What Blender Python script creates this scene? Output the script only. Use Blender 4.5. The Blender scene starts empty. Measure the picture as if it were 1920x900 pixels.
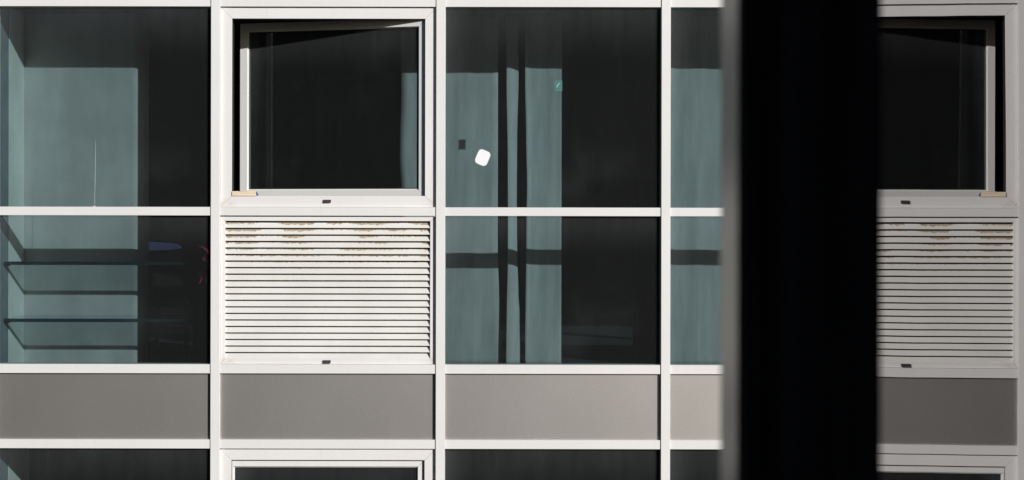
import bpy, bmesh, math, random
from mathutils import Vector
random.seed(7)
S = bpy.context.scene
COL = S.collection
EYE = 9.0          # eye height above the street
D = 12.0           # distance to the outer face of the facade
U = 0.004          # metres of facade per unit of the survey grid
HZ = 405.0

# ------------------------------------------------------------ camera
cam_d = bpy.data.cameras.new('camera')
cam = bpy.data.objects.new('camera', cam_d); COL.objects.link(cam)
cam.location = (0, 0, EYE); cam.rotation_euler = (math.radians(90), math.radians(-0.10), 0)
cam_d.sensor_width = 36; cam_d.lens = 56.25
cam_d.shift_y = -45 / 1920
cam_d.clip_start = 0.02; cam_d.clip_end = 3000
cam_d.dof.use_dof = True; cam_d.dof.focus_distance = 12.05; cam_d.dof.aperture_fstop = 12.5
S.camera = cam
# ------------------------------------------------------------ light
SUN = Vector((0.92, -1.0, 0.50)).normalized()
w = bpy.data.worlds.new('World'); S.world = w; w.use_nodes = True
nt = w.node_tree; bg = nt.nodes['Background']
sky = nt.nodes.new('ShaderNodeTexSky'); sky.sky_type = 'NISHITA'; sky.sun_disc = False
sky.sun_elevation = math.asin(SUN.z); sky.sun_rotation = math.atan2(SUN.x, SUN.y)
nt.links.new(sky.outputs[0], bg.inputs[0]); bg.inputs[1].default_value = 0.05
sl = bpy.data.lights.new('sun', 'SUN'); sl.energy = 4.6; sl.angle = math.radians(0.5); sl.color = (1.0, 0.975, 0.95)
so = bpy.data.objects.new('sun', sl); COL.objects.link(so); so.location = (30, -30, 40)
so.rotation_euler = SUN.to_track_quat('Z', 'Y').to_euler()
S.view_settings.view_transform = 'Standard'; S.view_settings.look = 'None'
S.view_settings.exposure = 0.0; S.view_settings.gamma = 1.0; S.view_settings.use_curve_mapping = False
S.cycles.max_bounces = 14; S.cycles.transparent_max_bounces = 24
S.cycles.caustics_reflective = False; S.cycles.caustics_refractive = False

# ------------------------------------------------------------ coordinates
def X(px): return (px - 960.0) * U            # survey grid to metres, on the facade
def Z(py): return EYE + (HZ - py) * U
def deepx(px, d): return (px - 960.0) * U * (D + d) / D     # a sighted line carried back to depth d
def deepz(py, d): return EYE + (HZ - py) * U * (D + d) / D

# ------------------------------------------------------------ materials
MATS = {}
def nodes(name):
    m = bpy.data.materials.new(name); m.use_nodes = True
    n = m.node_tree; p = n.nodes['Principled BSDF']
    return m, n, p
def noise(n, scale, detail=4, stretch=None, coord='Object', rough=0.55):
    tc = n.nodes.new('ShaderNodeTexCoord'); mp = n.nodes.new('ShaderNodeMapping')
    n.links.new(tc.outputs[coord], mp.inputs[0])
    if stretch: mp.inputs['Scale'].default_value = stretch
    t = n.nodes.new('ShaderNodeTexNoise'); t.inputs['Scale'].default_value = scale
    t.inputs['Detail'].default_value = detail; t.inputs['Roughness'].default_value = rough
    n.links.new(mp.outputs[0], t.inputs['Vector'])
    return t.outputs['Fac']
def mathn(n, op, a, b=None, c=None, clamp=False):
    m = n.nodes.new('ShaderNodeMath'); m.operation = op; m.use_clamp = clamp
    for i, v in enumerate((a, b, c)):
        if v is None: continue
        if isinstance(v, (int, float)): m.inputs[i].default_value = v
        else: n.links.new(v, m.inputs[i])
    return m.outputs[0]
def ramp(n, fac, lo, hi, a, b):
    """map fac lo..hi to a..b"""
    r = n.nodes.new('ShaderNodeMapRange'); r.interpolation_type = 'SMOOTHSTEP'
    n.links.new(fac, r.inputs['Value'])
    r.inputs['From Min'].default_value = lo; r.inputs['From Max'].default_value = hi
    r.inputs['To Min'].default_value = a; r.inputs['To Max'].default_value = b
    return r.outputs[0]
def mixc(n, fac, a, b):
    m = n.nodes.new('ShaderNodeMix'); m.data_type = 'RGBA'
    n.links.new(fac, m.inputs[0]) if not isinstance(fac, float) else setattr(m.inputs[0], 'default_value', fac)
    for i, v in ((6, a), (7, b)):
        if isinstance(v, tuple): m.inputs[i].default_value = (*v, 1)
        else: n.links.new(v, m.inputs[i])
    return m.outputs[2]
def sepxyz(n, coord='Object'):
    tc = n.nodes.new('ShaderNodeTexCoord'); s = n.nodes.new('ShaderNodeSeparateXYZ')
    n.links.new(tc.outputs[coord], s.inputs[0]); return s.outputs

def simple(name, c, rough=0.6, metal=0.0, spec=0.5, var=0.06, scale=6, stretch=None, bump=0.0):
    m, n, p = nodes(name)
    f = noise(n, scale, 5, stretch)
    c2 = tuple(max(0, v * (1 - var * 2.5)) for v in c); c1 = tuple(min(1, v * (1 + var)) for v in c)
    n.links.new(mixc(n, ramp(n, f, 0.3, 0.7, 0, 1), c2, c1), p.inputs['Base Color'])
    p.inputs['Roughness'].default_value = rough; p.inputs['Metallic'].default_value = metal
    p.inputs['Specular IOR Level'].default_value = spec
    if bump:
        b = n.nodes.new('ShaderNodeBump'); b.inputs['Strength'].default_value = bump; b.inputs['Distance'].default_value = 0.005
        n.links.new(f, b.inputs['Height']); n.links.new(b.outputs[0], p.inputs['Normal'])
    return m

def white_metal(name, joint_dirt=False, warm=0.0):
    m, n, p = nodes(name)
    big = noise(n, 0.6, 2); fine = noise(n, 30, 6, (1, 1, 0.18)); spots = noise(n, 55, 2)
    base = mixc(n, ramp(n, big, 0.35, 0.65, 0, 1), (0.715, 0.712 - warm, 0.700 - warm), (0.755, 0.757, 0.752))
    base = mixc(n, ramp(n, fine, 0.50, 0.75, 0, 0.12), base, (0.60, 0.565, 0.52))
    base = mixc(n, ramp(n, spots, 0.76, 0.79, 0, 0.6), base, (0.33, 0.28, 0.23))
    if joint_dirt:
        s = sepxyz(n, 'Object')
        gz = ramp(n, s[2], 0.005, 0.085, 1, 0)
        gx = mathn(n, 'MAXIMUM', ramp(n, s[0], 0.02, 0.14, 1, 0), ramp(n, s[0], 1.50, 1.60, 0, 1))
        gm = mathn(n, 'MULTIPLY', mathn(n, 'MULTIPLY', gz, gx), ramp(n, noise(n, 14, 5), 0.3, 0.7, 0.15, 0.75))
        base = mixc(n, gm, base, (0.42, 0.36, 0.27))
    n.links.new(base, p.inputs['Base Color'])
    p.inputs['Roughness'].default_value = 0.42; p.inputs['Specular IOR Level'].default_value = 0.4
    b = n.nodes.new('ShaderNodeBump'); b.inputs['Strength'].default_value = 0.12; b.inputs['Distance'].default_value = 0.002
    n.links.new(noise(n, 3.5, 3), b.inputs['Height']); n.links.new(b.outputs[0], p.inputs['Normal'])
    return m
M_frame = white_metal('white_coated_aluminium')
M_dirtyframe = white_metal('white_coated_aluminium_weathered', True, warm=0.012)

def spandrel():
    m, n, p = nodes('grey_metallic_panel')
    f = noise(n, 2.2, 6, (1, 1, 0.5)); g = noise(n, 90, 3)
    c = mixc(n, ramp(n, f, 0.3, 0.7, 0, 1), (0.69, 0.665, 0.635), (0.73, 0.705, 0.675))
    c = mixc(n, ramp(n, g, 0.35, 0.7, 0, 0.2), c, (0.40, 0.385, 0.365))
    s = sepxyz(n, 'Generated')
    ed = ramp(n, s[0], 0.0, 0.03, 1, 0)
    eb = ramp(n, s[2], 0.0, 0.07, 0.8, 0)
    e = mathn(n, 'MULTIPLY', mathn(n, 'MAXIMUM', ed, eb), ramp(n, noise(n, 9, 4), 0.3, 0.7, 0.15, 0.5))
    c = mixc(n, e, c, (0.50, 0.47, 0.43))      # duller band along the left and bottom edges
    n.links.new(c, p.inputs['Base Color'])
    p.inputs['Metallic'].default_value = 0.93; p.inputs['Roughness'].default_value = 0.45
    return m
M_span = spandrel()

def glass(name, tint, dust=0.0105, tilt=0.0):
    m = bpy.data.materials.new(name); m.use_nodes = True; n = m.node_tree
    for x in list(n.nodes):
        if x.type != 'OUTPUT_MATERIAL': n.nodes.remove(x)
    out = [x for x in n.nodes if x.type == 'OUTPUT_MATERIAL'][0]
    tr = n.nodes.new('ShaderNodeBsdfTransparent'); gl = n.nodes.new('ShaderNodeBsdfGlossy'); df = n.nodes.new('ShaderNodeBsdfDiffuse')
    st = noise(n, 7, 6, (1, 1, 0.12)); cl = noise(n, 1.7, 4)
    t2 = tuple(v * 0.94 for v in tint)
    n.links.new(mixc(n, ramp(n, mathn(n, 'ADD', mathn(n, 'MULTIPLY', st, 0.6), mathn(n, 'MULTIPLY', cl, 0.4)), 0.35, 0.65, 0, 1), t2, tint), tr.inputs[0])
    gl.inputs['Roughness'].default_value = 0.015; gl.inputs[0].default_value = (0.9, 0.95, 1, 1)
    b = n.nodes.new('ShaderNodeBump'); b.inputs['Strength'].default_value = 0.05; b.inputs['Distance'].default_value = 0.02
    n.links.new(noise(n, 1.1, 1), b.inputs['Height']); n.links.new(b.outputs[0], gl.inputs['Normal'])
    fr = n.nodes.new('ShaderNodeFresnel')
    ge = n.nodes.new('ShaderNodeNewGeometry')
    n.links.new(ramp(n, ge.outputs['Backfacing'], 0, 1, 1.5, 0.66667), fr.inputs[0])
    mx = n.nodes.new('ShaderNodeMixShader')
    n.links.new(fr.outputs[0], mx.inputs[0]); n.links.new(tr.outputs[0], mx.inputs[1]); n.links.new(gl.outputs[0], mx.inputs[2])
    df.inputs[0].default_value = (0.64, 0.64, 0.66, 1)
    s = sepxyz(n, 'Generated')
    streak = noise(n, 26, 5, (1, 1, 0.05)); speck = noise(n, 130, 1)
    top = mathn(n, 'MULTIPLY', ramp(n, s[2], 0.72, 1.0, 0, 1), ramp(n, streak, 0.3, 0.75, 0.72, 1))
    d = mathn(n, 'ADD', mathn(n, 'MULTIPLY', ramp(n, streak, 0.25, 0.8, 0.92, 1.1), dust), mathn(n, 'MULTIPLY', top, dust * 1.7))
    d = mathn(n, 'ADD', d, mathn(n, 'MULTIPLY', ramp(n, cl, 0.5, 0.75, 0, 1), dust * 0.7))
    left = mathn(n, 'MULTIPLY', ramp(n, s[0], 0.0, 0.14, 1, 0), ramp(n, s[2], 0.2, 0.9, 0.0, 1))
    d = mathn(n, 'ADD', d, mathn(n, 'MULTIPLY', left, dust * 2.0))
    d = mathn(n, 'ADD', d, ramp(n, speck, 0.77, 0.80, 0, 0.12))
    m2 = n.nodes.new('ShaderNodeMixShader'); n.links.new(d, m2.inputs[0])
    n.links.new(mx.outputs[0], m2.inputs[1]); n.links.new(df.outputs[0], m2.inputs[2]); n.links.new(m2.outputs[0], out.inputs[0])
    return m
M_glass = glass('green_tinted_window_glass', (0.694, 0.766, 0.776))

def mirror_glass():
    m = bpy.data.materials.new('coated_casement_glass'); m.use_nodes = True; n = m.node_tree
    for x in list(n.nodes):
        if x.type != 'OUTPUT_MATERIAL': n.nodes.remove(x)
    out = [x for x in n.nodes if x.type == 'OUTPUT_MATERIAL'][0]
    gl = n.nodes.new('ShaderNodeBsdfGlossy'); df = n.nodes.new('ShaderNodeBsdfDiffuse'); mx = n.nodes.new('ShaderNodeMixShader')
    gl.inputs['Roughness'].default_value = 0.0; gl.inputs[0].default_value = (0.97, 0.955, 0.96, 1)
    df.inputs[0].default_value = (0.006, 0.006, 0.009, 1)
    mx.inputs[0].default_value = 0.42
    b = n.nodes.new('ShaderNodeBump'); b.inputs['Strength'].default_value = 0.05; b.inputs['Distance'].default_value = 0.003
    n.links.new(noise(n, 6, 1, (1, 1, 0.5)), b.inputs['Height']); n.links.new(b.outputs[0], gl.inputs['Normal'])
    n.links.new(df.outputs[0], mx.inputs[1]); n.links.new(gl.outputs[0], mx.inputs[2]); n.links.new(mx.outputs[0], out.inputs[0])
    return m
M_mirror = mirror_glass()

PITCH = 12.28 * U; LZ0 = 673.5
def slat_mat():
    m, n, p = nodes('white_louvre_slats_dirty')
    s = sepxyz(n, 'Object')     # object origin: louvre's bottom left corner, metres
    v = mathn(n, 'FRACT', mathn(n, 'DIVIDE', s[2], PITCH))
    row = ramp(n, s[2], 9.0 * PITCH, 19.5 * PITCH, 0.0, 1.0)
    xn = ramp(n, noise(n, 2.3, 2, (1, 0.01, 1.6)), 0.38, 0.56, 0.0, 1.0)
    fine = noise(n, 42, 6, (1, 1, 1.6), rough=0.7)
    edge = mathn(n, 'ADD', v, mathn(n, 'MULTIPLY', mathn(n, 'SUBTRACT', fine, 0.5), 0.9))
    thr = mathn(n, 'SUBTRACT', 0.98, mathn(n, 'MULTIPLY', mathn(n, 'MULTIPLY', row, mathn(n, 'ADD', mathn(n, 'MULTIPLY', xn, 0.72), 0.22)), 0.64))
    dm = ramp(n, mathn(n, 'SUBTRACT', edge, thr), 0.0, 0.16, 0.0, 0.95)
    big = noise(n, 2.5, 3)
    base = mixc(n, ramp(n, big, 0.35, 0.65, 0, 1), (0.655, 0.652, 0.625), (0.70, 0.698, 0.67))
    col = mixc(n, ramp(n, fine, 0.3, 0.7, 0, 1), (0.52, 0.43, 0.30), (0.27, 0.21, 0.145))
    n.links.new(mixc(n, dm, base, col), p.inputs['Base Color'])
    p.inputs['Roughness'].default_value = 0.5
    return m
M_slat = slat_mat()

M_black = simple('black_rubber_gasket', (0.012, 0.012, 0.013), 0.8, var=0.1)
M_catch = simple('dark_grey_catch', (0.055, 0.05, 0.055), 0.4)
M_side = simple('pale_green_white_plaster', (0.86, 0.87, 0.83), 0.8, var=0.03, scale=4)
M_pier = simple('off_white_plaster', (0.54, 0.535, 0.52), 0.85, var=0.05, scale=2.5, bump=0.1)
M_strip = simple('blue_grey_strip', (0.24, 0.28, 0.31), 0.6)
M_dark = simple('dark_interior_paint', (0.05, 0.049, 0.048), 0.8)
M_floor = simple('dark_carpet', (0.02, 0.02, 0.02), 0.95)
M_curt = simple('pale_woven_curtain', (0.53, 0.53, 0.52), 0.9, var=0.06, scale=14, stretch=(1, 1, 0.15), bump=0.15)
M_wood = simple('raw_pine', (0.86, 0.72, 0.52), 0.7, var=0.08, scale=20, stretch=(0.2, 1, 1))
M_paper = simple('white_paper', (0.82, 0.80, 0.80), 0.8, var=0.01)
M_bluep = simple('blue_plastic', (0.04, 0.06, 0.42), 0.5)
M_blue = simple('dark_blue_fabric', (0.06, 0.062, 0.17), 0.8)
M_red = simple('red_leaf', (0.42, 0.03, 0.055), 0.55, var=0.15, scale=20)
M_stem = simple('dark_stem', (0.02, 0.014, 0.012), 0.8)
M_brown = simple('dark_red_brown_timber', (0.05, 0.018, 0.014), 0.5, stretch=(6, 1, 0.3))
M_sticker = simple('white_vinyl', (0.86, 0.87, 0.90), 0.45, var=0.005)
M_post = simple('black_painted_steel', (0.090, 0.086, 0.100), 0.4, spec=0.5, var=0.35, scale=90, stretch=(1, 1, 0.01))
M_edge = simple('grey_anodised_aluminium', (0.30, 0.29, 0.28), 0.32, metal=0.85, var=0.03)
M_room = simple('grey_room_paint', (0.62, 0.62, 0.68), 0.9)
M_chair = simple('black_plastic', (0.004, 0.004, 0.004), 0.6, spec=0.1)

def concrete_wall():
    m, n, p = nodes('dark_brick_wall')
    tc = n.nodes.new('ShaderNodeTexCoord'); mp = n.nodes.new('ShaderNodeMapping'); mp.inputs['Rotation'].default_value = (math.radians(90), 0, 0)
    n.links.new(tc.outputs['Object'], mp.inputs[0])
    b = n.nodes.new('ShaderNodeTexBrick'); n.links.new(mp.outputs[0], b.inputs['Vector'])
    b.inputs['Scale'].default_value = 4.5; b.inputs['Color1'].default_value = (0.085, 0.05, 0.038, 1); b.inputs['Color2'].default_value = (0.06, 0.036, 0.03, 1)
    b.inputs['Mortar'].default_value = (0.12, 0.11, 0.10, 1); b.inputs['Mortar Size'].default_value = 0.012
    n.links.new(b.outputs[0], p.inputs['Base Color']); p.inputs['Roughness'].default_value = 0.9
    return m
M_brick = concrete_wall()
M_asph = simple('asphalt', (0.05, 0.05, 0.052), 0.9, var=0.15, scale=40, bump=0.3)
M_pave = simple('paving_concrete', (0.22, 0.21, 0.20), 0.9, var=0.1, scale=8)

def shelf_glass():
    m = bpy.data.materials.new('thick_green_shelf_glass'); m.use_nodes = True; n = m.node_tree
    p = n.nodes['Principled BSDF']; out = [x for x in n.nodes if x.type == 'OUTPUT_MATERIAL'][0]
    f = noise(n, 5, 4, (1, 1, 1))
    n.links.new(mixc(n, f, (0.012, 0.032, 0.036), (0.03, 0.06, 0.062)), p.inputs['Base Color']); p.inputs['Roughness'].default_value = 0.2
    tr = n.nodes.new('ShaderNodeBsdfTransparent'); tr.inputs[0].default_value = (0.55, 0.72, 0.70, 1)
    mx = n.nodes.new('ShaderNodeMixShader'); mx.inputs[0].default_value = 0.30
    n.links.new(tr.outputs[0], mx.inputs[2]); n.links.new(p.outputs[0], mx.inputs[1]); n.links.new(mx.outputs[0], out.inputs[0])
    return m
M_shelf = shelf_glass()
M_clear = glass('clear_shelf_glass', (0.90, 0.94, 0.94), 0.002)

# ------------------------------------------------------------ mesh helpers
class MB:
    def __init__(s): s.bm = bmesh.new()
    def box(s, x0, x1, y0, y1, z0, z1):
        v = [s.bm.verts.new(p) for p in ((x0,y0,z0),(x1,y0,z0),(x1,y1,z0),(x0,y1,z0),(x0,y0,z1),(x1,y0,z1),(x1,y1,z1),(x0,y1,z1))]
        for f in ((0,3,2,1),(4,5,6,7),(0,1,5,4),(1,2,6,5),(2,3,7,6),(3,0,4,7)): s.bm.faces.new([v[i] for i in f])
        return s
    def prism(s, pts, y0, y1):
        """outline in (x,z), counter-clockwise from the front (-y), extruded y0..y1"""
        a = [s.bm.verts.new((x, y0, z)) for x, z in pts]; b = [s.bm.verts.new((x, y1, z)) for x, z in pts]
        n = len(pts); s.bm.faces.new(a); s.bm.faces.new(b[::-1])
        for i in range(n): s.bm.faces.new((a[i], b[i], b[(i+1) % n], a[(i+1) % n]))
        return s
    def prismx(s, pts, x0, x1):
        """outline in (y,z) extruded along x"""
        a = [s.bm.verts.new((x0, y, z)) for y, z in pts]; b = [s.bm.verts.new((x1, y, z)) for y, z in pts]
        n = len(pts); s.bm.faces.new(a); s.bm.faces.new(b[::-1])
        for i in range(n): s.bm.faces.new((a[i], b[i], b[(i+1) % n], a[(i+1) % n]))
        return s
    def prismz(s, pts, z0, z1):
        a = [s.bm.verts.new((x, y, z0)) for x, y in pts]; b = [s.bm.verts.new((x, y, z1)) for x, y in pts]
        n = len(pts); s.bm.faces.new(a); s.bm.faces.new(b[::-1])
        for i in range(n): s.bm.faces.new((a[i], b[i], b[(i+1) % n], a[(i+1) % n]))
        return s
    def mitred(s, x0, x1, z0, z1, wl, wr, wb, wt, y0, y1, g=0.0007):
        """four members of a mitred frame with hairline joints"""
        ix0, ix1, iz0, iz1 = x0+wl, x1-wr, z0+wb, z1-wt
        s.prism([(x0+g, z0), (x1-g, z0), (ix1-g, iz0), (ix0+g, iz0)], y0, y1)
        s.prism([(x1-g, z1), (x0+g, z1), (ix0+g, iz1), (ix1-g, iz1)], y0, y1)
        s.prism([(x0, z1-g), (x0, z0+g), (ix0, iz0+g), (ix0, iz1-g)], y0, y1)
        s.prism([(x1, z0+g), (x1, z1-g), (ix1, iz1-g), (ix1, iz0+g)], y0, y1)
        return s
    def build(s, name, mat, parent=None, origin=None, bevel=0.0):
        bmesh.ops.recalc_face_normals(s.bm, faces=s.bm.faces)
        if origin is not None: bmesh.ops.translate(s.bm, verts=s.bm.verts, vec=-Vector(origin))
        me = bpy.data.meshes.new(name); s.bm.to_mesh(me); s.bm.free(); me.materials.append(mat)
        o = bpy.data.objects.new(name, me); COL.objects.link(o)
        if origin is not None: o.location = origin
        if parent is not None: o.parent = parent
        if bevel:
            b = o.modifiers.new('bevel', 'BEVEL'); b.width = bevel; b.segments = 2; b.limit_method = 'ANGLE'
        return o
def tag(o, label, cat, group=None):
    o['label'] = label; o['category'] = cat
    if group: o['group'] = group
    return o
def empty(name, loc=(0, 0, 0)):
    o = bpy.data.objects.new(name, None); o.location = loc; COL.objects.link(o); return o
def struct(o): o['kind'] = 'structure'; return o
def copy_under(o, parent, off):
    c = o.copy(); COL.objects.link(c); c.parent = parent; c.location = o.location + Vector(off) if off else o.location
    for ch in o.children:
        k = ch.copy(); COL.objects.link(k); k.parent = c
    return c

# ------------------------------------------------------------ ground
g = MB().box(-400, 400, -400, 400, -0.5, 0.0).build('ground', M_asph); struct(g)
p = MB().box(-60, 60, 10.0, 11.9, 0.004, 0.13).build('pavement', M_pave, bevel=0.01); struct(p)
p = MB().box(-60, 60, 0.9, 2.6, 0.004, 0.13).build('pavement', M_pave, bevel=0.01); struct(p)
q = MB().box(-60, 60, 6.24, 6.36, 0.004, 0.008).build('road_marking', simple('road_paint', (0.7, 0.7, 0.68), 0.7)); struct(q)

# ------------------------------------------------------------ the facade opposite
BLD = empty('office_building', (0, D, 0))
tag(BLD, 'office facade of white metal grid with dark green glazing, grey panels and white louvre', 'building')
def Y(d): return d            # parts are parented to BLD at y = D; depth inward from the transom face
FL = 829.0
MC = [404 + 422.2 * (k - 1) for k in range(-2, 8)]        # mullion centres, k-th line
MW = 8.5
ROWS = dict(head=(-4, 13), mid=(389, 405), low=(684, 701))
FLOORS = [-1, 0, 1, 2]
zt, zb = Z(-4 - FL), Z(-4 + 3 * FL)

for c in MC:
    mb = MB(); mb.box(X(c - MW), X(c + MW), Y(-0.008), Y(0.13), zb, zt)
    mb.build('mullion', M_frame, BLD, origin=(X(c), 0, zb), bevel=0.0015)

def xspan(k):   # clear bay k between mullion k and k+1 (list is offset by 2)
    return X(MC[k+1] + MW), X(MC[k+2] - MW)
BAYS = list(range(-1, 8))
BAYS = [k for k in BAYS if k + 2 < len(MC)]
VENT = lambda k: k % 3 == 2

pane_cache = {}
def member(x0, x1, pya, pyb, f):
    mb = MB(); mb.box(x0 + 0.0008, x1 - 0.0008, Y(0), Y(0.12), Z(pyb + f*FL), Z(pya + f*FL))
    mb.build('transom', M_frame, BLD, origin=(x0, 0, Z(pyb + f*FL)), bevel=0.0012)
def pane(x0, x1, pya, pyb, f):
    ox, oz = x0 - 0.01, Z(pyb + f*FL) - 0.008
    MB().box(x0 - 0.01, x1 + 0.01, Y(0.026), Y(0.038), oz, Z(pya + f*FL) + 0.008).build('window_pane', M_glass, BLD, origin=(ox, 0, oz))

def vent(x0, x1, f, theta):
    """fixed outer frame with a side-hung sash turning inwards on its right edge"""
    z1, z0 = Z(14.0 + f*FL), Z(389 + f*FL)
    ow = 21 * U
    F = MB().mitred(x0 + 0.001, x1 - 0.001, z0 + 0.0015, z1, ow, ow, ow, ow, Y(0.020), Y(0.027)).build('opening_window', M_dirtyframe, BLD, origin=(x0, 0, z0), bevel=0.0012)
    ln = MB().mitred(0.02, x1 - x0 - 0.02, 0.02, z1 - z0 - 0.02, ow - 0.018, ow - 0.018, ow - 0.018, ow - 0.018, 0.0275, 0.105).build('shade_liner', M_black, F)  # black liner added so the frame reveal stays dark beside the sash
    # sash, built in its own frame: origin on the hinge line, running to -x
    W = 1.508; zs0, zs1 = Z(371 + f*FL) - z0, Z(33 + f*FL) - z0
    sw = 0.060
    hinge = Vector((x1 - x0 - (818 - 799) * U, 0.043, 0))
    s = MB().mitred(-W, 0, zs0, zs1, sw, sw, sw, sw, 0, 0.058)
    # glazing bead step
    s.mitred(-W + sw - 0.004, -sw + 0.004, zs0 + sw - 0.004, zs1 - sw + 0.004, 0.012, 0.012, 0.012, 0.012, 0.012, 0.05)
    so = s.build('sash', M_frame, F, bevel=0.0012); so.location = hinge; so.rotation_euler = (0, 0, -theta)
    gk = MB().mitred(-W + sw + 0.007, -sw - 0.007, zs0 + sw + 0.007, zs1 - sw - 0.007, 0.008, 0.014, 0.008, 0.008, 0.018, 0.026).build('gasket', M_black, F)
    gk.location = hinge; gk.rotation_euler = so.rotation_euler
    gp = MB().box(-W + sw, -sw, 0.020, 0.030, zs0 + sw, zs1 - sw).build('sash_glass', M_glass, F)
    gp.location = hinge; gp.rotation_euler = so.rotation_euler
    c = MB().prism([(-7*U, -3*U), (6*U, -3*U), (7*U, -2*U), (7.5*U, 3*U), (-7*U, 3*U)], -0.012, 0.001).build('catch', M_catch, F, bevel=0.002)
    c.location = (X(613) - X(412.5), 0.020, Z(378) - Z(389))
    return F

def louvre(x0, x1, f):
    z1, z0 = Z(406.5 + f*FL), Z(684 + f*FL)
    wl, wr, wt, wb = 8.5*U, 11.0*U, 8.5*U, 10.5*U
    F = MB().mitred(x0 + 0.001, x1 - 0.001, z0 + 0.0015, z1, wl, wr, wb, wt, Y(0.020), Y(0.11)).build('louvre', M_dirtyframe, BLD, origin=(x0, 0, z0), bevel=0.001)
    s = MB(); zz = 0.0
    h, dd, th = 0.0385, 0.0252, 0.0014
    a, b = 0.0, (x1 - x0) - wl - wr - 0.002
    for i in range(21):
        z = i * PITCH
        e = random.uniform(-0.0006, 0.0006)
        s.prismx([(0 + e, z), (0 + e, z - th), (0.004, z - th - 0.001), (dd + th, z + h - th), (dd, z + h)], a, b)
    so = s.build('slats', M_slat, F); so.location = (wl + 0.001, 0.0235, wb + 0.001)
    k = MB().box(0, x1 - x0 - 0.01, 0.0, 0.004, 0, z1 - z0 - 0.004).build('shade_backing', M_black, F); k.location = (0.005, 0.112, 0.002)  # black sheet stands in for the shadow lines between the slats
    c = MB().prism([(-7*U, -3*U), (6*U, -3*U), (7*U, -2*U), (7.3*U, 3*U), (-7*U, 3*U)], -0.012, 0.001).build('catch', M_catch, F, bevel=0.002)
    c.location = (X(613) - X(412.5), 0.020, Z(679.3) - Z(684))
    return F

for f in FLOORS:
    for k in BAYS:
        x0, x1 = xspan(k)
        member(x0, x1, -4, 13, f); member(x0, x1, 389, 405, f); member(x0, x1, 684, 701, f)
        if VENT(k):
            vent(x0, x1, f, math.radians(13.8) if (f == 0 and k == 2) else 0.0)
            louvre(x0, x1, f)
        else:
            pane(x0, x1, 13, 389, f); pane(x0, x1, 405, 684, f)
        ox, oz = x0 - 0.01, Z(825 + f*FL) - 0.008
        MB().box(ox, x1 + 0.01, Y(0.0215), Y(0.05), oz, Z(701 + f*FL) + 0.008).build('spandrel_panel', M_span, BLD, origin=(ox, 0, oz))
xl, xr = X(MC[0]), X(MC[-1])
for k in BAYS:
    x0, x1 = xspan(k); member(x0, x1, -4, 13, 3)
# slabs, rear wall, end walls, roof, plinth
for f in FLOORS + [-2]:
    MB().box(xl, xr, Y(0.055), Y(7.0), Z(832 + f*FL) , Z(705 + f*FL)).build('floor_slab', M_floor, BLD)
MB().box(xl, xr, Y(7.0), Y(7.2), 0.0, Z(705 - 2*FL)).build('rear_wall', M_dark, BLD)
for xx in (xl - 0.2, xr):
    MB().box(xx, xx + 0.2, Y(0.02), Y(7.2), 0.0, Z(705 - 2*FL)).build('end_wall', M_pave, BLD)
MB().box(xl, xr, Y(0.02), Y(0.3), 0.0, Z(842 + 2*FL) - 0.07).build('plinth', M_pave, BLD)
# interior of the left bay on every floor: pale side wall, blue-grey front strip, pier
for f in (0, 1):
    z0, z1 = Z(704.5 + f*FL), Z(3 + f*FL)
    xs = X(-14.5)
    MB().box(xs - 0.10, xs, Y(0.40), Y(0.92), z0, z1).build('side_wall', M_side, BLD)
    MB().box(xs - 0.10, xs - 0.004, Y(0.135), Y(0.40), z0, z1).build('wall_front_strip', M_strip, BLD)
    if f == 0:
        d = 0.78; xe = deepx(247, d); r = 0.085; pts = [(xs + 0.001, d)]
        for i in range(9):
            a = math.radians(90 * i / 8); pts.append((xe + r * math.sin(a), d + r * (1 - math.cos(a))))
        pts += [(xe + r, d + 0.22), (xs + 0.001, d + 0.22)]
        MB().prismz(pts, z0, z1).build('pier', M_pier, BLD)
# white run of sealant down the upper left pane
mb = MB(); pts = []
zz = [262 + i * 5 for i in range(26)]
for i, y in enumerate(zz):
    x = 177.5 - 1.6 * (i / 25) + random.uniform(-0.25, 0.25); w2 = (0.12 + 0.22 * random.random()) * (0.5 + 0.6 * min(1, i / 8)); pts.append((x, y, w2))
out = [(X(x - w_), Z(y)) for x, y, w_ in pts] + [(X(x + w_), Z(y)) for x, y, w_ in reversed(pts)]
mb.prism(out, Y(0.0245), Y(0.0259))
mb.prism([(X(172.5), Z(388.9)), (X(179), Z(388.9)), (X(177), Z(387.2)), (X(174), Z(387.2))], Y(0.012), Y(0.0259))
mb.build('sealant_run', simple('old_sealant', (0.55, 0.55, 0.53), 0.7), BLD)

# ------------------------------------------------------------ things inside the bays
def wx(px, d): return deepx(px, d)
def shelf(py, label):
    d0, d1 = 0.27, 0.775
    z1 = EYE - (py - HZ) * U * (D + d0) / D
    x0, x1 = X(-14.5) + 0.004, X(392)
    t = empty('glass_shelf', (x0, D + d0, z1 - 0.022))
    MB().box(0, x1 - x0, 0.0205, d1 - d0, 0, 0.022).build('shelf_board', M_clear, t)
    MB().box(0, x1 - x0, 0, 0.020, -0.002, 0.024).build('edge_profile', M_shelf, t, bevel=0.002)
    for bx in (0.0, x1 - x0 - 0.03):
        MB().box(bx, bx + 0.03, 0.02, 0.05, -0.012, -0.001).build('bracket', M_catch, t)
    tag(t, label, 'shelf', 'glass shelves in the left bay')
shelf(492.5, 'upper of the two thick green glass shelves behind the left lower pane')
shelf(599.5, 'lower of the two thick green glass shelves behind the left lower pane')

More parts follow.
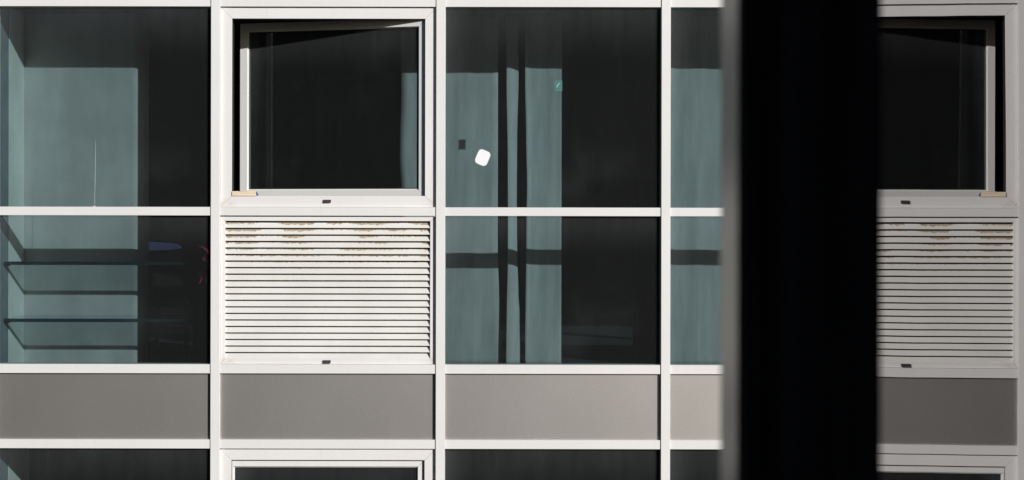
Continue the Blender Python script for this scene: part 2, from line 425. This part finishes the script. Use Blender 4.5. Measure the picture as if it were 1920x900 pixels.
def interp(tab, y):
    if y <= tab[0][0]: return tab[0][1]
    for (a, b), (c, d) in zip(tab, tab[1:]):
        if y <= c:
            t = (y - a) / (c - a); t = t*t*(3 - 2*t); return b + (d - b) * t
    return tab[-1][1]
def curtain(name, L, R, depth, label, top=-1, bot=703, nu=14, nv=60, grp='pale panels hanging behind the glazing'):
    """hanging cloth: left and right edges as tables (height, position), depth(u, v)"""
    bm = bmesh.new(); rows = []
    for j in range(nv + 1):
        v = j / nv; y = top + (bot - top) * v; row = []
        for i in range(nu + 1):
            u = i / nu; d = depth(u, v)
            l, r = interp(L, y), interp(R, y)
            row.append(bm.verts.new((deepx(l + (r - l) * u, d), D + d, Z(y))))
        rows.append(row)
    for j in range(nv):
        for i in range(nu):
            fc = bm.faces.new((rows[j][i], rows[j+1][i], rows[j+1][i+1], rows[j][i+1])); fc.smooth = True
    cx = rows[0][nu // 2].co.x; cy = rows[0][nu // 2].co.y
    org = Vector((cx, cy, Z(bot))); bmesh.ops.translate(bm, verts=bm.verts, vec=-org)
    me = bpy.data.meshes.new(name); bm.to_mesh(me); bm.free(); me.materials.append(M_curt)
    o = bpy.data.objects.new(name, me); COL.objects.link(o); o.location = org
    sd = o.modifiers.new('cloth', 'SOLIDIFY'); sd.thickness = 0.003; sd.offset = 1
    tag(o, label, 'curtain', grp); return o
sn = math.sin
curtain('curtain', [(0, 752), (150, 752), (290, 749.5), (360, 753), (700, 753)], [(0, 933.5), (480, 933.5), (560, 936), (620, 939), (680, 943.5)],
        lambda u, v: 0.845 + 0.003 * sn(u * 17) + 0.0015 * sn(u * 41 + v * 3), 'widest pale curtain panel, left of the gaps in the middle bay behind white sticker')
curtain('curtain', [(0, 948), (130, 949), (300, 951.5), (390, 952), (500, 952), (600, 950), (690, 949)],
        [(0, 971.5), (130, 971.5), (250, 969), (390, 968.5), (480, 969.5), (560, 972), (610, 975), (690, 978)],
        lambda u, v: 0.775 + 0.045 * u * u, 'narrow pale curtain strip between two dark gaps in the middle bay')
curtain('curtain', [(0, 983.5), (130, 984), (240, 986), (350, 988), (400, 987), (690, 985)], [(0, 1053.5), (700, 1053)],
        lambda u, v: 0.785 - 0.022 * math.exp(-u * 9) + 0.0016 * sn(u * 15 + v * 2), 'pale curtain panel right of both dark gaps in the middle bay')
curtain('curtain', [(0, 1247), (700, 1247)], [(0, 1500), (700, 1500)],
        lambda u, v: 0.785 - 0.05 * math.exp(-u * 26) + 0.004 * sn(u * 20), 'pale curtain seen in the narrow bay just left of the black post', nu=60)

# small green sign and white sticker, both stuck on the outside of the upper middle pane
def rounded(w_, h_, r, ang, n=6):
    pts = []
    for cx, cz, a0 in ((w_/2 - r, h_/2 - r, 0), (-w_/2 + r, h_/2 - r, 90), (-w_/2 + r, -h_/2 + r, 180), (w_/2 - r, -h_/2 + r, 270)):
        for i in range(n + 1):
            a = math.radians(a0 + 90 * i / n); pts.append((cx + r * math.cos(a), cz + r * math.sin(a)))
    c, s = math.cos(ang), math.sin(ang)
    return [(x*c - z*s, x*s + z*c) for x, z in pts]
st = MB().prism(rounded(24*U, 28.5*U, 7*U, math.radians(-23)), 0, 0.0012).build('sticker', M_sticker)
st.location = (X(904.8), D + 0.0245, Z(295.3)); tag(st, 'tilted white rounded-corner sticker on the upper middle window pane', 'sticker')
def sign_mat():
    m = bpy.data.materials.new('translucent_green_film'); m.use_nodes = True; n = m.node_tree
    p = n.nodes['Principled BSDF']; out = [x for x in n.nodes if x.type == 'OUTPUT_MATERIAL'][0]
    n.links.new(mixc(n, noise(n, 20), (0.10, 0.27, 0.25), (0.13, 0.31, 0.28)), p.inputs['Base Color'])
    tr = n.nodes.new('ShaderNodeBsdfTransparent'); tr.inputs[0].default_value = (0.35, 0.55, 0.5, 1)
    mx = n.nodes.new('ShaderNodeMixShader'); mx.inputs[0].default_value = 0.42
    n.links.new(p.outputs[0], mx.inputs[1]); n.links.new(tr.outputs[0], mx.inputs[2]); n.links.new(mx.outputs[0], out.inputs[0]); return m
sg = empty('window_sign', (X(1047), D + 0.0245, Z(160))); tag(sg, 'small square teal sign stuck at the edge of the middle curtain', 'sign')
MB().box(-7*U, 7*U, 0, 0.001, -10*U, 10*U).build('film', sign_mat(), sg)
mk = MB(); arc = []
for i in range(9):
    a = math.radians(100 + 75 * i / 8); arc.append((3.5*U + 7*U * math.cos(a), -4*U + 9*U * math.sin(a)))
mk.prism([(x, z) for x, z in arc] + [(x + 1.0*U, z - 0.8*U) for x, z in reversed(arc)], -0.0008, -0.0002)
mk.build('mark', simple('pale_green_print', (0.35, 0.60, 0.55), 0.6), sg)

# wooden wedge, folded paper and blue strip under the open sash
wd = MB().prism([(X(434.3), Z(368)), (X(479.5), Z(368)), (X(479.8), Z(359.6)), (X(478.2), Z(358.6)), (X(434.3), Z(359.4))], 0, 0.055).build('wooden_wedge', M_wood, bevel=0.001)
wd.location = (0, D + 0.012, 0); tag(wd, 'pale wooden wedge propping the open sash at its lower left corner', 'wedge')
pp = MB().prism([(X(449), Z(359.2)), (X(476), Z(357.6)), (X(474), Z(356.9)), (X(466), Z(357.3)), (X(449), Z(358.6))], 0, 0.05).build('folded_paper', M_paper)
pp.location = (0, D + 0.006, 0); tag(pp, 'folded white paper lying on top of the wooden wedge', 'paper')
bp = MB().prism([(X(480.2), Z(359.5)), (X(484), Z(366.5)), (X(482.2), Z(367.6)), (X(480.2), Z(364.5))], 0, 0.01).build('plastic_strip', M_bluep)
bp.location = (0, D + 0.010, 0); tag(bp, 'small blue plastic strip sticking out beside the wooden wedge', 'strip')

# blue-backed chair deep behind the shelves
FZ = Z(704.5)
d = 1.6
ch = empty('chair', (deepx(312, d), D + d, FZ)); tag(ch, 'chair with dark blue tapered backrest top behind the upper glass shelf', 'chair')
def lp(px, py): return (deepx(px, d) - ch.location.x, deepz(py, d) - FZ)
MB().prism([lp(279, 471), lp(300, 471), lp(325, 469.5), lp(342, 466.5), lp(338, 462), lp(332, 459), lp(322, 456.8), lp(300, 455.5), lp(280, 455)], -0.02, 0.02).build('backrest', M_blue, ch, bevel=0.004)
MB().box(-0.11, 0.13, 0.0, 0.03, 0.45, lp(300, 471)[1] - 0.002).build('back_support', M_chair, ch)
MB().box(-0.20, 0.20, -0.02, 0.42, 0.42, 0.47).build('seat', M_chair, ch, bevel=0.01)
for sx in (-0.18, 0.15):
    for sy in (0.0, 0.37): MB().box(sx, sx + 0.03, sy, sy + 0.03, 0.001, 0.42).build('leg', M_chair, ch)

# red-leaved plant at the right edge of the left bay
d = 1.55
pl = empty('potted_plant', (deepx(384, d), D + d, FZ)); tag(pl, 'plant with pointed dark red leaves at the right end of the glass shelves', 'plant')
def lp2(px, py): return (deepx(px, d) - pl.location.x, deepz(py, d) - FZ)
for pts in ([(390.5, 479), (387, 472), (381, 466), (373, 463), (374, 461.3), (383, 463.5), (390.5, 469)],
            [(379, 491), (388, 491), (384, 486), (381.5, 481)],
            [(374, 510), (380, 509), (378, 514), (376, 522)],
            [(372.5, 533), (376, 527), (381.5, 517), (381, 520), (377, 528), (373, 534.5)],
            [(392, 500), (397, 498), (400, 488), (395, 492)], [(395, 520), (402, 516), (405, 500), (398, 508)]):
    MB().prism([lp2(*q) for q in pts][::-1], random.uniform(-0.01, 0.0), 0.004).build('leaf', M_red, pl)
MB().prism([lp2(388, 640), lp2(390, 640), lp2(386.5, 478), lp2(385, 478)], 0.006, 0.012).build('stem', M_stem, pl)
pot = bmesh.new(); bmesh.ops.create_cone(pot, cap_ends=True, segments=20, radius1=0.09, radius2=0.13, depth=0.3)
bmesh.ops.translate(pot, verts=pot.verts, vec=(0.02, 0.05, 0.151))
me = bpy.data.meshes.new('pot'); pot.to_mesh(me); pot.free(); me.materials.append(M_stem); po = bpy.data.objects.new('pot', me); COL.objects.link(po); po.parent = pl

# tall reddish cabinet at the back of the middle bay
d = 1.5
cb = empty('tall_cabinet', (deepx(1194, d), D + d, FZ)); tag(cb, 'tall dark red-brown cabinet at the right edge of the middle bay', 'cabinet')
wcb = deepx(1250, d) - deepx(1194, d); hcb = deepz(142, d) - FZ
MB().box(0, wcb, 0.02, 0.45, 0.001, hcb).build('carcass', M_brown, cb, bevel=0.004)
MB().box(0.004, wcb - 0.03, 0, 0.018, 0.06, hcb - 0.01).build('door', M_brown, cb, bevel=0.003)

# ------------------------------------------------------------ the viewer's own building
NB = empty('brick_building', (0, 0, 0)); tag(NB, 'near building with black window post and outward-opened casement reflecting the facade', 'building')
wy0, wy1 = 0.56, 0.70
ox0, ox1, oz0, oz1 = -2.0, 0.31, EYE - 1.1, EYE + 1.15
BX0, BX1, BZ1 = -26.0, 5.3, EYE + 4.2
mb = MB()
mb.box(BX0, ox0, wy0, wy1, 0.13, BZ1); mb.box(ox1, BX1, wy0, wy1, 0.13, BZ1)
mb.box(ox0, ox1, wy0, wy1, 0.13, oz0); mb.box(ox0, ox1, wy0, wy1, oz1, BZ1)
mb.build('wall', M_brick, NB)
mb = MB(); mb.box(BX0, BX1, -3.0, wy0 - 0.01, EYE - 1.6, EYE - 1.5); mb.build('floor', M_room, NB)
MB().box(BX0, BX1, -3.0, wy0 - 0.01, EYE + 1.3, EYE + 1.4).build('ceiling', M_room, NB)
MB().box(BX0, BX1, -3.2, -3.0, 0.0, BZ1).build('rear_wall', M_room, NB)
for a in (BX0, BX1 - 0.2, -2.4, 2.0): MB().box(a, a + 0.2, -2.99, wy0 - 0.005, EYE - 1.5, EYE + 1.3).build('side_wall', M_room, NB)
MB().box(BX0, BX1, -3.0, wy1, BZ1, BZ1 + 0.2).build('roof', M_pave, NB)
# post: black, with a shallow vertical rib and a grey side
px0, px1 = 0.0850, 0.1384
post = MB().prismz([(px0 + 0.002, 0.600), (px0 + 0.008, 0.600), (px0 + 0.010, 0.602), (px0 + 0.015, 0.602), (px0 + 0.017, 0.600), (px0 + 0.030, 0.600), (px0 + 0.031, 0.6015), (px0 + 0.034, 0.6015), (px0 + 0.035, 0.600), (px1, 0.600), (px1, 0.648), (px0 + 0.002, 0.648)], oz0, oz1).build('window_post', M_post, NB)
MB().box(px0 - 0.0003, px0 + 0.0015, 0.6015, 0.649, oz0, oz1).build('edge_strip', M_edge, post)
MB().mitred(ox0, ox1, oz0, oz1, 0.04, 0.02, 0.05, 0.05, 0.6, 0.66).build('window_frame', M_post, NB, bevel=0.002)
# casement, opened outwards past ninety degrees
MA, MS = 0.212, 0.046
def on(y): return MA + MS * y
ang = math.atan(MS)
y0, y1 = 0.690, 1.42
cs = MB().prismx([(y0, oz0 + 0.05), (y0 + 0.06, oz0 + 0.05), (y0 + 0.06, oz1 - 0.05), (y0, oz1 - 0.05)], -0.004, 0.045)
cs.prismx([(y1 - 0.06, oz0 + 0.05), (y1, oz0 + 0.05), (y1, oz1 - 0.05), (y1 - 0.06, oz1 - 0.05)], -0.004, 0.045)
cs.prismx([(y0 + 0.061, oz0 + 0.05), (y1 - 0.061, oz0 + 0.05), (y1 - 0.061, oz0 + 0.11), (y0 + 0.061, oz0 + 0.11)], -0.004, 0.045)
cs.prismx([(y0 + 0.061, oz1 - 0.11), (y1 - 0.061, oz1 - 0.11), (y1 - 0.061, oz1 - 0.05), (y0 + 0.061, oz1 - 0.05)], -0.004, 0.045)
co = cs.build('casement', M_post, NB); co.location = (MA, 0, 0); co.rotation_euler = (0, 0, -ang)
gp = MB().box(0, 0.012, y0 + 0.055, y1 - 0.055, oz0 + 0.10, oz1 - 0.10).build('casement_glass', M_mirror, co)
# other windows of the near building, dim behind the sill
for wx0 in (-4.4, -6.8, -9.6, 1.9):
    for wz in (EYE - 4.3, EYE - 0.9, EYE + 2.2):
        h = 1.5
        fr = MB().mitred(wx0, wx0 + 1.3, wz, wz + h, 0.07, 0.07, 0.07, 0.07, wy1 + 0.002, wy1 + 0.05).build('window', M_post, NB)
        MB().box(wx0 + 0.06, wx0 + 1.24, wy1 + 0.012, wy1 + 0.02, wz + 0.06, wz + h - 0.06).build('pane', M_black, fr)
